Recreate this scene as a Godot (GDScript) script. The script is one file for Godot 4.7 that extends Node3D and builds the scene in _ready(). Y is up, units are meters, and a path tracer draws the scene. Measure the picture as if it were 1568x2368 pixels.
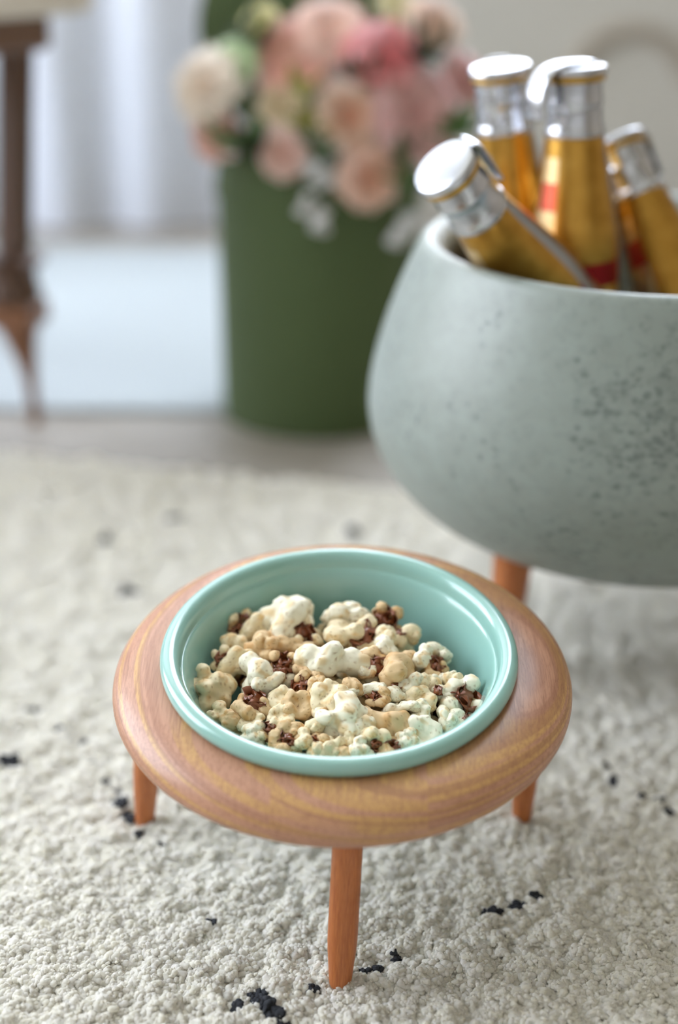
extends Node3D

# ------------------------------------------------------------------ helpers
var mats := {}
var names := {}
var rng := RandomNumberGenerator.new()

func numbered(called: String) -> String:
	var k: int = names.get(called, 0)
	names[called] = k + 1
	return called if k == 0 else "%s_%03d" % [called, k]

func tag(o: Node, label: String, category := "", group := "", kind := "") -> Node:
	if label: o.set_meta("label", label)
	if category: o.set_meta("category", category)
	if group: o.set_meta("group", group)
	if kind: o.set_meta("kind", kind)
	return o

func thing(called: String, label: String, category: String, at := Vector3.ZERO, group := "") -> Node3D:
	var o := Node3D.new()
	o.name = numbered(called)
	add_child(o)
	o.position = at
	tag(o, label, category, group)
	return o

func obj(called: String, mesh: Mesh, mat: Material, parent: Node = null) -> MeshInstance3D:
	var o := MeshInstance3D.new()
	o.mesh = mesh
	o.material_override = mat
	if parent == null:
		o.name = numbered(called)
		add_child(o)
	else:
		o.name = called
		parent.add_child(o, true)
	return o

func mat(key: String, c: Color, rough := 0.6, metal := 0.0) -> StandardMaterial3D:
	var m := StandardMaterial3D.new()
	m.resource_name = key
	m.albedo_color = c
	m.roughness = rough
	m.metallic = metal
	mats[key] = m
	return m

func c8(r: int, g: int, b: int) -> Color:
	return Color8(r, g, b)

func array_mesh(P: PackedVector3Array, N: PackedVector3Array, I: PackedInt32Array, UV := PackedVector2Array(), C := PackedColorArray()) -> ArrayMesh:
	var a := []
	a.resize(Mesh.ARRAY_MAX)
	a[Mesh.ARRAY_VERTEX] = P
	a[Mesh.ARRAY_NORMAL] = N
	a[Mesh.ARRAY_INDEX] = I
	if UV.size(): a[Mesh.ARRAY_TEX_UV] = UV
	if C.size(): a[Mesh.ARRAY_COLOR] = C
	var m := ArrayMesh.new()
	m.add_surface_from_arrays(Mesh.PRIMITIVE_TRIANGLES, a)
	return m

# A grid of points, u fastest; wrap: the last column lies on the first one. The outside is du x dv.
func grid(P: PackedVector3Array, nu: int, nv: int, wrap := false, V := PackedFloat32Array()) -> ArrayMesh:
	var N := PackedVector3Array()
	var UV := PackedVector2Array()
	var I := PackedInt32Array()
	N.resize(nu * nv)
	UV.resize(nu * nv)
	for j in nv:
		for i in nu:
			var i0 := i - 1
			var i1 := i + 1
			if wrap:
				if i0 < 0: i0 = nu - 2
				if i1 > nu - 1: i1 = 1
			else:
				i0 = maxi(i0, 0)
				i1 = mini(i1, nu - 1)
			var j0 := maxi(j - 1, 0)
			var j1 := mini(j + 1, nv - 1)
			var du := P[j * nu + i1] - P[j * nu + i0]
			if du.length_squared() < 1e-14:
				var jj := 1 if j == 0 else j - 1
				du = P[jj * nu + i1] - P[jj * nu + i0]
			var dv := P[j1 * nu + i] - P[j0 * nu + i]
			N[j * nu + i] = du.cross(dv).normalized()
			UV[j * nu + i] = Vector2(float(i) / (nu - 1), float(j) / (nv - 1) if V.is_empty() else V[j] / V[nv - 1])
	for j in nv - 1:
		for i in nu - 1:
			var a := j * nu + i
			I.append_array([a, a + nu, a + 1, a + 1, a + nu, a + nu + 1])
	return array_mesh(P, N, I, UV)

# prof: (radius, height) from the outside's foot upwards, over the rim and down inside
func lathe(prof: PackedVector2Array, seg := 64, even := true) -> ArrayMesh:
	var P := PackedVector3Array()
	var V := PackedFloat32Array([0.0])
	for k in prof.size():
		if k > 0: V.append(V[k - 1] + prof[k].distance_to(prof[k - 1]))
		for i in seg + 1:
			var a := TAU * i / seg
			P.append(Vector3(prof[k].x * sin(a), prof[k].y, prof[k].x * cos(a)))
	return grid(P, seg + 1, prof.size(), true, V if even else PackedFloat32Array())

# rounds the corners of a polyline with Catmull-Rom points
func smooth(pts: Array, per := 5) -> PackedVector2Array:
	var out := PackedVector2Array()
	for i in pts.size() - 1:
		var p0: Vector2 = pts[maxi(i - 1, 0)]
		var p1: Vector2 = pts[i]
		var p2: Vector2 = pts[i + 1]
		var p3: Vector2 = pts[mini(i + 2, pts.size() - 1)]
		for k in per:
			out.append(p1.cubic_interpolate(p2, p0, p3, float(k) / per))
	out.append(pts[-1])
	return out

func smooth3(pts: Array, per := 5) -> PackedVector3Array:
	var out := PackedVector3Array()
	for i in pts.size() - 1:
		var p0: Vector3 = pts[maxi(i - 1, 0)]
		var p1: Vector3 = pts[i]
		var p2: Vector3 = pts[i + 1]
		var p3: Vector3 = pts[mini(i + 2, pts.size() - 1)]
		for k in per:
			out.append(p1.cubic_interpolate(p2, p0, p3, float(k) / per))
	out.append(pts[-1])
	return out

# A round tube along path; radii per point; tips closed by shrinking. flat squashes it across its second axis.
func tube(path: PackedVector3Array, radii: PackedFloat32Array, sides := 10, flat := 1.0, up := Vector3(0.0, 0.0, 1.0)) -> ArrayMesh:
	var P := PackedVector3Array()
	var n := path.size()
	for j in n:
		var d := (path[mini(j + 1, n - 1)] - path[maxi(j - 1, 0)]).normalized()
		var x := up.cross(d)
		if x.length() < 0.05: x = Vector3.RIGHT.cross(d)
		x = x.normalized()
		var y := d.cross(x).normalized()
		for i in sides + 1:
			var a := TAU * i / sides
			P.append(path[j] + radii[j] * (x * cos(a) * flat + y * sin(a)))
	return grid(P, sides + 1, n, true)

# A box with chamfered edges (w, h, d = full sizes, c = chamfer), centred on its base
func chamfer_box(w: float, h: float, d: float, c: float) -> ArrayMesh:
	var rings := [[c, 0.0], [0.0, c], [0.0, h - c], [c, h]]
	var st := SurfaceTool.new()
	st.begin(Mesh.PRIMITIVE_TRIANGLES)
	st.set_smooth_group(-1)
	var R := []
	for r in rings:
		var k: float = r[0]
		var a := w / 2 - k
		var b := d / 2 - k
		var e := c
		R.append([Vector3(-a + e, r[1], b), Vector3(a - e, r[1], b), Vector3(a, r[1], b - e), Vector3(a, r[1], -b + e), Vector3(a - e, r[1], -b), Vector3(-a + e, r[1], -b), Vector3(-a, r[1], -b + e), Vector3(-a, r[1], b - e)])
	for j in 3:
		for i in 8:
			var p: Vector3 = R[j][i]
			var q: Vector3 = R[j][(i + 1) % 8]
			var s: Vector3 = R[j + 1][i]
			var t: Vector3 = R[j + 1][(i + 1) % 8]
			for v in [p, s, q, q, s, t]: st.add_vertex(v)
	for i in range(1, 7):
		for v in [R[3][0], R[3][i + 1], R[3][i]]: st.add_vertex(v)
		for v in [R[0][0], R[0][i], R[0][i + 1]]: st.add_vertex(v)
	st.generate_normals()
	return st.commit()

func slab(called: String, lo: Vector3, hi: Vector3, m: Material, parent: Node = null) -> MeshInstance3D:
	var b := BoxMesh.new()
	b.size = hi - lo
	var o := obj(called, b, m, parent)
	o.position = (lo + hi) / 2
	if parent == null: o.set_meta("kind", "structure")
	return o

# Surface nets over a cubic field of n points a side from -s to s
func nets(F: PackedFloat32Array, n: int, s: float, paint: Callable) -> ArrayMesh:
	var cell := 2.0 * s / (n - 1)
	var at := PackedInt32Array()
	at.resize(n * n * n)
	at.fill(-1)
	var P := PackedVector3Array()
	var off := [0, 1, n, n + 1, n * n, n * n + 1, n * n + n, n * n + n + 1]
	var edges := [[0, 1], [2, 3], [4, 5], [6, 7], [0, 2], [1, 3], [4, 6], [5, 7], [0, 4], [1, 5], [2, 6], [3, 7]]
	for k in n - 1:
		for j in n - 1:
			for i in n - 1:
				var b := (k * n + j) * n + i
				var inside := 0
				for o in off:
					if F[b + o] < 0.0: inside += 1
				if inside == 0 or inside == 8: continue
				var sum := Vector3.ZERO
				var cnt := 0
				for e in edges:
					var f0 := F[b + off[e[0]]]
					var f1 := F[b + off[e[1]]]
					if (f0 < 0.0) == (f1 < 0.0): continue
					var t := f0 / (f0 - f1)
					var c0 := Vector3(e[0] & 1, (e[0] >> 1) & 1, (e[0] >> 2) & 1)
					var c1 := Vector3(e[1] & 1, (e[1] >> 1) & 1, (e[1] >> 2) & 1)
					sum += c0.lerp(c1, t)
					cnt += 1
				at[b] = P.size()
				P.append((Vector3(i, j, k) + sum / cnt) * cell - Vector3(s, s, s))
	var I := PackedInt32Array()
	var st := [1, n, n * n]
	for k in range(1, n - 1):
		for j in range(1, n - 1):
			for i in range(1, n - 1):
				var b := (k * n + j) * n + i
				for ax in 3:
					var b2: int = b + st[ax]
					if (F[b] < 0.0) == (F[b2] < 0.0): continue
					var u: int = st[(ax + 1) % 3]
					var v: int = st[(ax + 2) % 3]
					var q0 := at[b - u - v]
					var q1 := at[b - v]
					var q2 := at[b]
					var q3 := at[b - u]
					if q0 < 0 or q1 < 0 or q2 < 0 or q3 < 0: continue
					if F[b] < 0.0: I.append_array([q0, q2, q1, q0, q3, q2])
					else: I.append_array([q0, q1, q2, q0, q2, q3])
	var N := PackedVector3Array()
	N.resize(P.size())
	for t in range(0, I.size(), 3):
		var f := (P[I[t + 2]] - P[I[t]]).cross(P[I[t + 1]] - P[I[t]])
		N[I[t]] += f
		N[I[t + 1]] += f
		N[I[t + 2]] += f
	var C := PackedColorArray()
	C.resize(P.size())
	for i in P.size():
		N[i] = N[i].normalized()
		C[i] = (paint as Callable).call(P[i])
	return array_mesh(P, N, I, PackedVector2Array(), C)

func noise(seed_: int, freq: float, octaves := 3) -> FastNoiseLite:
	var f := FastNoiseLite.new()
	f.seed = seed_
	f.noise_type = FastNoiseLite.TYPE_SIMPLEX_SMOOTH
	f.frequency = freq
	f.fractal_octaves = octaves
	return f

func picture(w: int, h: int, data: PackedByteArray) -> ImageTexture:
	return ImageTexture.create_from_image(Image.create_from_data(w, h, false, Image.FORMAT_RGB8, data))

# ------------------------------------------------------------------ the scene
func _ready():
	# camera: standing low over the rug, looking slightly down, wide open lens
	var cam := Camera3D.new()
	cam.name = "camera"
	add_child(cam)
	cam.position = Vector3(0.0, 0.447, 0.0)
	cam.rotation_degrees = Vector3(-23.0, 0.0, 0.0)
	cam.keep_aspect = Camera3D.KEEP_HEIGHT
	var lens := CameraAttributesPhysical.new()
	lens.frustum_focal_length = 35.473
	lens.frustum_focus_distance = 0.668
	lens.frustum_near = 0.05
	lens.frustum_far = 60.0
	lens.exposure_aperture = 1.65
	cam.attributes = lens
	cam.fov = 37.37
	cam.current = true
	# overcast daylight comes in through the window openings
	var env := Environment.new()
	env.background_mode = Environment.BG_SKY
	var sky := Sky.new()
	var air := ProceduralSkyMaterial.new()
	air.sky_top_color = Color(0.90, 0.94, 1.0)
	air.sky_horizon_color = Color(0.97, 0.975, 0.99)
	air.sky_curve = 0.2
	air.ground_bottom_color = Color(0.62, 0.62, 0.58)
	air.ground_horizon_color = Color(0.78, 0.79, 0.78)
	air.sky_energy_multiplier = 1.0
	air.ground_energy_multiplier = 1.0
	sky.sky_material = air
	env.sky = sky
	env.background_energy_multiplier = 4.0
	env.tonemap_mode = Environment.TONE_MAPPER_LINEAR
	env.tonemap_exposure = 2.6
	env.sdfgi_enabled = true
	env.ssao_enabled = true
	env.ssil_enabled = true
	var we := WorldEnvironment.new()
	we.name = "world"
	we.environment = env
	add_child(we)

	make_materials()
	build_room()
	build_rug()
	build_stool()
	build_globe()
	build_box_of_flowers()
	build_bowl_stand()
	build_popcorn()

func make_materials():
	mat("wall", c8(188, 185, 176), 0.9)
	mat("far_wall", c8(158, 148, 134), 0.9)
	mat("white_wall", c8(236, 234, 229), 0.9)
	mat("frame", c8(235, 235, 232), 0.5)
	var fl := mat("floor", c8(162, 156, 147), 0.45)
	var n := NoiseTexture2D.new()
	n.width = 512
	n.height = 512
	n.seamless = true
	n.noise = noise(5, 0.012, 4)
	var ramp := Gradient.new()
	ramp.set_color(0, Color(0.9, 0.885, 0.865))
	ramp.set_color(1, Color(1, 1, 1))
	n.color_ramp = ramp
	fl.albedo_texture = n
	fl.uv1_triplanar = true
	fl.uv1_world_triplanar = true
	fl.uv1_scale = Vector3(1.4, 1.4, 1.4)
	mat("mat_cloth", c8(172, 179, 182), 0.85)
	var cur := mat("sheer", c8(232, 237, 249), 0.9)
	cur.backlight_enabled = true
	cur.backlight = Color(0.9, 0.9, 0.9)
	mat("rug_back", c8(244, 240, 228), 1.0)
	var pile := mat("pile", c8(251, 250, 247), 0.95)
	pile.backlight_enabled = true
	pile.backlight = Color(1.0, 1.0, 1.0)
	pile.vertex_color_use_as_albedo = true
	mat("dark_pile", c8(38, 40, 46), 0.9)
	mat("stool_wood", c8(84, 58, 42), 0.4)
	mat("stool_block", c8(126, 84, 56), 0.4)
	mat("stool_top", c8(222, 214, 202), 0.4)
	mat("stool_apron", c8(112, 84, 68), 0.4)
	mat("box_green", c8(72, 88, 50), 0.75)
	mat("foam", c8(58, 70, 42), 0.95)
	var mint := mat("enamel", c8(143, 186, 176), 0.2)
	mint.clearcoat_enabled = true
	mint.clearcoat = 0.6
	mint.clearcoat_roughness = 0.08
	mat("silver", c8(192, 194, 200), 0.2, 1.0)
	mat("gold_edge", c8(190, 150, 70), 0.3, 1.0)
	mat("leaf", c8(74, 104, 48), 0.55)
	mat("leaf_dark", c8(44, 62, 34), 0.6)
	mat("leaf_olive", c8(142, 140, 62), 0.6)
	var hull := mat("hull", c8(134, 72, 38), 0.28)
	hull.clearcoat_enabled = true
	hull.clearcoat = 0.4
	for p in [["pop_white", c8(244, 238, 214)], ["pop_cream", c8(236, 220, 182)], ["pop_tan", c8(220, 190, 144)]]:
		var m := mat(p[0], p[1], 0.6)
		m.vertex_color_use_as_albedo = true
		m.backlight_enabled = true
		m.backlight = Color(0.3, 0.3, 0.3)

# ------------------------------------------------------------------ room
const FLOOR := -0.012

func build_room():
	var w: Material = mats.wall
	var ww: Material = mats.white_wall
	slab("floor", Vector3(-1.9, FLOOR - 0.1, -2.4), Vector3(2.0, FLOOR, 2.0), mats.floor)
	slab("ceiling", Vector3(-1.9, 2.5, -2.4), Vector3(2.0, 2.6, 2.0), ww)
	# the beige wall behind, with a wide window opening above it
	var back := thing("wall_back", "", "")
	tag(back, "plain beige wall far behind the bottles", "wall", "", "structure")
	slab("wall_panel", Vector3(0.95, FLOOR, -2.29), Vector3(2.0, 2.5, -2.14), w, back)
	slab("wall_panel", Vector3(-1.9, FLOOR, -2.29), Vector3(-1.55, 2.5, -2.14), w, back)
	slab("wall_panel", Vector3(-1.55, 2.3, -2.29), Vector3(0.95, 2.5, -2.14), w, back)
	slab("wall_panel", Vector3(-1.55, FLOOR, -2.29), Vector3(0.95, 0.5, -2.14), w, back)
	var left := thing("wall_left", "", "")
	tag(left, "white wall with the large window, left of the rug", "wall", "", "structure")
	slab("wall_panel", Vector3(-1.9, FLOOR, -2.14), Vector3(-1.75, 2.5, -1.95), ww, left)
	slab("wall_panel", Vector3(-1.9, FLOOR, -0.3), Vector3(-1.75, 2.5, 2.0), ww, left)
	slab("wall_panel", Vector3(-1.9, FLOOR, -1.95), Vector3(-1.75, 0.35, -0.3), ww, left)
	slab("wall_panel", Vector3(-1.9, 2.3, -1.95), Vector3(-1.75, 2.5, -0.3), ww, left)
	tag(slab("wall_right", Vector3(1.85, FLOOR, -2.14), Vector3(2.0, 2.5, 2.0), mats.far_wall), "beige wall right of the rug", "wall", "", "structure")
	tag(slab("wall_front", Vector3(-1.75, FLOOR, 1.85), Vector3(1.85, 2.5, 2.0), ww), "white wall behind the viewer", "wall", "", "structure")
	for k in 2:
		var o := thing("window_%d" % (k + 1), "", "")
		tag(o, ["wide white window frame in the beige wall, behind the sheer curtain", "large white window frame in the left wall"][k], "window", "", "structure")
		var a := Vector3(-1.55, 0.5, -2.24) if k == 0 else Vector3(-1.85, 0.35, -1.95)
		var b := Vector3(0.95, 2.3, -2.19) if k == 0 else Vector3(-1.8, 2.3, -0.3)
		var t := Vector3(0.05, 0, 0) if k == 0 else Vector3(0, 0, 0.05)
		var mid := (a + b) / 2
		slab("frame_bar", a, Vector3(b.x, a.y + 0.05, b.z), mats.frame, o)
		slab("frame_bar", Vector3(a.x, b.y - 0.05, a.z), b, mats.frame, o)
		for s in [a, mid - t / 2, b - t]:
			var p: Vector3 = s
			slab("frame_bar", Vector3(p.x if k == 0 else a.x, a.y + 0.05, a.z if k == 0 else p.z), Vector3(p.x + t.x if k == 0 else b.x, b.y - 0.05, b.z if k == 0 else p.z + t.z), mats.frame, o)
	# arch moulding on the beige wall
	var path := PackedVector3Array()
	var rad := PackedFloat32Array()
	for i in 25:
		var a := PI * (0.06 + 0.88 * i / 24.0)
		path.append(Vector3(0.394 - 0.078 * cos(a), 0.172 + 0.075 * sin(a), -2.138))
		rad.append(0.011)
	tag(obj("trim_1", tube(path, rad, 10), mats.far_wall), "arched moulding on the beige wall above the bottles", "moulding", "", "structure")
	# sheer curtain, folds running down to the floor
	var P := PackedVector3Array()
	var nu := 220
	var nv := 14
	var fold := noise(11, 3.0, 2)
	for j in nv:
		for i in nu:
			var x := -1.6 + 1.52 * i / (nu - 1.0)
			var y := lerpf(FLOOR + 0.004, 2.35, float(j) / (nv - 1))
			var f := 0.017 * sin(x * 46.0 + 2.2 * fold.get_noise_2d(x, 0.0)) + 0.02 * fold.get_noise_2d(x * 1.5, y * 0.35)
			P.append(Vector3(x, y, -2.085 + f))
	tag(obj("curtain", grid(P, nu, nv), mats.sheer), "white sheer curtain hanging in folds to the floor, left of the flowers", "curtain")
	# pale mat in front of the curtain
	var q := chamfer_box(1.1, 0.006, 0.64, 0.002)
	var mt := obj("floor_mat", q, mats.mat_cloth)
	mt.position = Vector3(-0.52, FLOOR, -1.64)
	mt.rotation.y = -0.03
	tag(mt, "flat white mat lying on the floor between stool and curtain", "mat")

# ------------------------------------------------------------------ rug
func rug_height(hills: FastNoiseLite, x: float, z: float) -> float:
	return 0.0042 * hills.get_noise_2d(x, z)

# a soft knot of yarn: a few rounded lobes grown together
func tuft_mesh(seed_: int) -> ArrayMesh:
	var r := RandomNumberGenerator.new()
	r.seed = seed_
	var n := 13
	var s := 1.3
	var cell := 2.0 * s / (n - 1)
	var F := PackedFloat32Array()
	F.resize(n * n * n)
	var lobes := [[Vector3(0, -0.6, 0), 0.55]]
	for i in 3:
		var a := TAU * i / 3.0 + r.randf_range(-0.6, 0.6)
		lobes.append([Vector3(cos(a) * r.randf_range(0.25, 0.5), r.randf_range(-0.2, 0.45), sin(a) * r.randf_range(0.25, 0.5)), r.randf_range(0.48, 0.64)])
	for z in n:
		for y in n:
			for x in n:
				var p := Vector3(x, y, z) * cell - Vector3.ONE * s
				var f := 1.0
				for l in lobes:
					var d: float = p.distance_to(l[0]) - l[1]
					var q := maxf(0.25 - absf(f - d), 0.0) / 0.25
					f = minf(f, d) - q * q * 0.0625
				F[(z * n + y) * n + x] = f
	return nets(F, n, s, func(_p: Vector3) -> Color: return Color.WHITE)

func build_rug():
	var rug := thing("rug", "cream shaggy rug with thin charcoal lines under the bowl stand", "rug")
	var hills := noise(21, 38.0, 3)
	var sway := noise(22, 26.0, 2)
	var lumps := noise(23, 120.0, 1)
	# the woven back, slightly turned: its far edge runs past the flower box
	var far_a := Vector3(-0.283, 0.0, -1.185)
	var far_b := Vector3(0.2535, 0.0, -1.045)
	var along := (far_b - far_a).normalized()
	var towards := Vector3(-along.z, 0.0, along.x)
	var corner := far_a - along * 0.1
	var wide := 1.2
	var nu := 240
	var nv := 210
	var P := PackedVector3Array()
	for j in nv:
		for i in nu:
			var p := corner + along * (wide * i / (nu - 1.0)) + towards * (1.5 * (nv - 1 - j) / (nv - 1.0))
			p.y = -0.0012 + rug_height(hills, p.x, p.z)
			if i == 0 or j == nv - 1 or i == nu - 1 or j == 0: p.y = FLOOR
			P.append(p)
	obj("backing", grid(P, nu, nv), mats.rug_back, rug)
	# dark tufts: (x, z) in millimetres, where the charcoal lines run
	var dark := []
	var runs := "-173,-764 -179,-761 -157,-737 -143,-727 -136,-704 -125,-687 -117,-677 -114,-667 -112,-664 -109,-657 -107,-653 -101,-638 -89,-628 -59,-569 -36,-520 -34,-519 -33,-516 -30,-511 -28,-507 -43,-513 -24,-502 -11,-524 11,-535 17,-538 26,-544 69,-576 73,-576 84,-580 93,-586 144,-699 147,-688 157,-668 166,-666 170,-656 -168,-1000 -123,-1037 8,-1009 -141,-914 -180,-704"
	for s in runs.split(" "):
		var q := s.split(",")
		dark.append(Vector2(float(q[0]), float(q[1])) / 1000.0)
	var big := [6, 7, 8, 9, 10, 14, 15, 16, 17, 18, 27, 28]
	rng.seed = 77
	var where: Array[Transform3D] = []
	var tint: Array[Color] = []
	var black: Array[Transform3D] = []
	var zones := [[0.0021, -0.30, 0.30, -0.98, -0.42], [0.0038, -0.9, 0.9, -1.5, 0.3], [0.0016, -0.28, 0.28, -0.86, -0.42]]
	for zi in 3:
		var z0: Array = zones[zi]
		var step: float = z0[0]
		var nx := int((z0[2] - z0[1]) / step)
		var nz := int((z0[4] - z0[3]) / step)
		for j in nz:
			for i in nx:
				var x: float = z0[1] + (i + rng.randf()) * step
				var z: float = z0[3] + (j + rng.randf()) * step
				var p := Vector3(x, 0, z)
				var v := p - corner
				var du := v.dot(along)
				var dv := v.dot(towards)
				if du < 0.004 or du > wide - 0.004 or dv < 0.004 or dv > 1.496: continue
				if zi == 1 and x > -0.30 and x < 0.30 and z > -0.98 and z < -0.42: continue
				var lump := lumps.get_noise_2d(x, z)
				p.y = rug_height(hills, x, z) + 0.0016 * lump - 0.001 + rng.randf_range(-0.0007, 0.0005) + (0.0012 * rng.randf() if zi == 2 else 0.0)
				var heading := TAU * sway.get_noise_2d(x, z) + rng.randf_range(-1.3, 1.3)
				var lean := rng.randf_range(0.15, 1.15)
				var sc: float = rng.randf_range(0.0019, 0.0029) * [1.0, 1.6, 0.52][zi]
				var b := Basis(Vector3.UP, heading) * Basis(Vector3.FORWARD, lean) * Basis(Vector3.UP, rng.randf() * TAU)
				var t := Transform3D(b.scaled(Vector3(sc, sc * 0.85, sc)), p)
				var hit := false
				for k in dark.size():
					var dd: Vector2 = dark[k] - Vector2(x, z)
					var reach := 0.0032 if k in big else 0.0022
					if k >= 34: reach = 0.006
					if dd.length_squared() < reach * reach:
						hit = true
						break
				if hit:
					t.origin.y += 0.0006
					black.append(t)
				else:
					where.append(t)
					var g := rng.randf_range(0.94, 1.0)
					var yel := rng.randf_range(0.92, 1.0)
					tint.append(Color(g, g * (0.972 + 0.015 * yel), g * (0.36 + 0.61 * yel)))
	for v in 3:
		var mm := MultiMesh.new()
		mm.transform_format = MultiMesh.TRANSFORM_3D
		mm.use_colors = true
		mm.mesh = tuft_mesh(300 + v)
		var cnt := (where.size() - v + 2) / 3
		mm.instance_count = cnt
		for i in cnt:
			mm.set_instance_transform(i, where[i * 3 + v])
			mm.set_instance_color(i, tint[i * 3 + v])
		var o := MultiMeshInstance3D.new()
		o.name = "wool_pile"
		o.multimesh = mm
		o.material_override = mats.pile
		rug.add_child(o, true)
		o.set_meta("kind", "stuff")
	var dm := MultiMesh.new()
	dm.transform_format = MultiMesh.TRANSFORM_3D
	dm.mesh = tuft_mesh(310)
	dm.instance_count = black.size()
	for i in black.size(): dm.set_instance_transform(i, black[i])
	var d := MultiMeshInstance3D.new()
	d.name = "charcoal_tufts"
	d.multimesh = dm
	d.material_override = mats.dark_pile
	rug.add_child(d, true)
	tag(d, "charcoal tufts in broken thin lines", "", "", "stuff")

# ------------------------------------------------------------------ dark wooden stool at the left
func build_stool():
	var s := thing("stool", "dark wooden stool with turned legs and pale top beside the curtain", "stool", Vector3(-0.482, FLOOR, -1.287))
	var top := obj("seat_top", chamfer_box(0.405, 0.024, 0.405, 0.005), mats.stool_top, s)
	top.position.y = 0.352
	top.rotation.y = PI / 4
	var ap := obj("apron", chamfer_box(0.352, 0.032, 0.352, 0.004), mats.stool_apron, s)
	ap.position.y = 0.323
	ap.rotation.y = PI / 4
	for k in 4:
		var a := PI / 2 * k
		var leg := Node3D.new()
		leg.name = "leg"
		s.add_child(leg, true)
		leg.position = Vector3(0.199 * cos(a), 0.0, -0.199 * sin(a))
		leg.rotation.y = a
		var col := obj("column", chamfer_box(0.0225, 0.178, 0.0225, 0.002), mats.stool_wood, leg)
		col.basis = Basis(Vector3(0, 0, 1), -0.09) * Basis(Vector3.UP, PI / 4 + 0.3)
		col.position = Vector3(0.003, 0.15, 0.0)
		obj("collar", lathe(smooth([Vector2(0.0, 0.112), Vector2(0.022, 0.113), Vector2(0.024, 0.122), Vector2(0.021, 0.134), Vector2(0.0225, 0.142), Vector2(0.0275, 0.146), Vector2(0.0305, 0.1495), Vector2(0.026, 0.153), Vector2(0.013, 0.155), Vector2(0.0, 0.1555)], 3), 32), mats.stool_wood, leg)
		var blk := obj("block", chamfer_box(0.041, 0.023, 0.041, 0.003), mats.stool_block, leg)
		blk.position = Vector3(0.003, 0.091, 0.0)
		blk.rotation.y = PI / 4 + 0.5
		var path := smooth3([Vector3(0.002, 0.1, 0), Vector3(0.002, 0.09, 0), Vector3(0.004, 0.074, 0), Vector3(0.0075, 0.05, 0), Vector3(0.0095, 0.02, 0), Vector3(0.0105, 0.002, 0), Vector3(0.0105, 0.0, 0)], 4)
		var rad := PackedFloat32Array()
		for p in path: rad.append(lerpf(0.0052, 0.02, pow(clampf((p.y - 0.02) / 0.074, 0.0, 1.0), 2.0)))
		rad[rad.size() - 1] = 0.0
		rad[0] = 0.0
		obj("foot", tube(path, rad, 12), mats.stool_block, leg)

# ------------------------------------------------------------------ speckled globe with bottles
const GLOBE := Vector3(0.1815, 0.0, -0.86)

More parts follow.
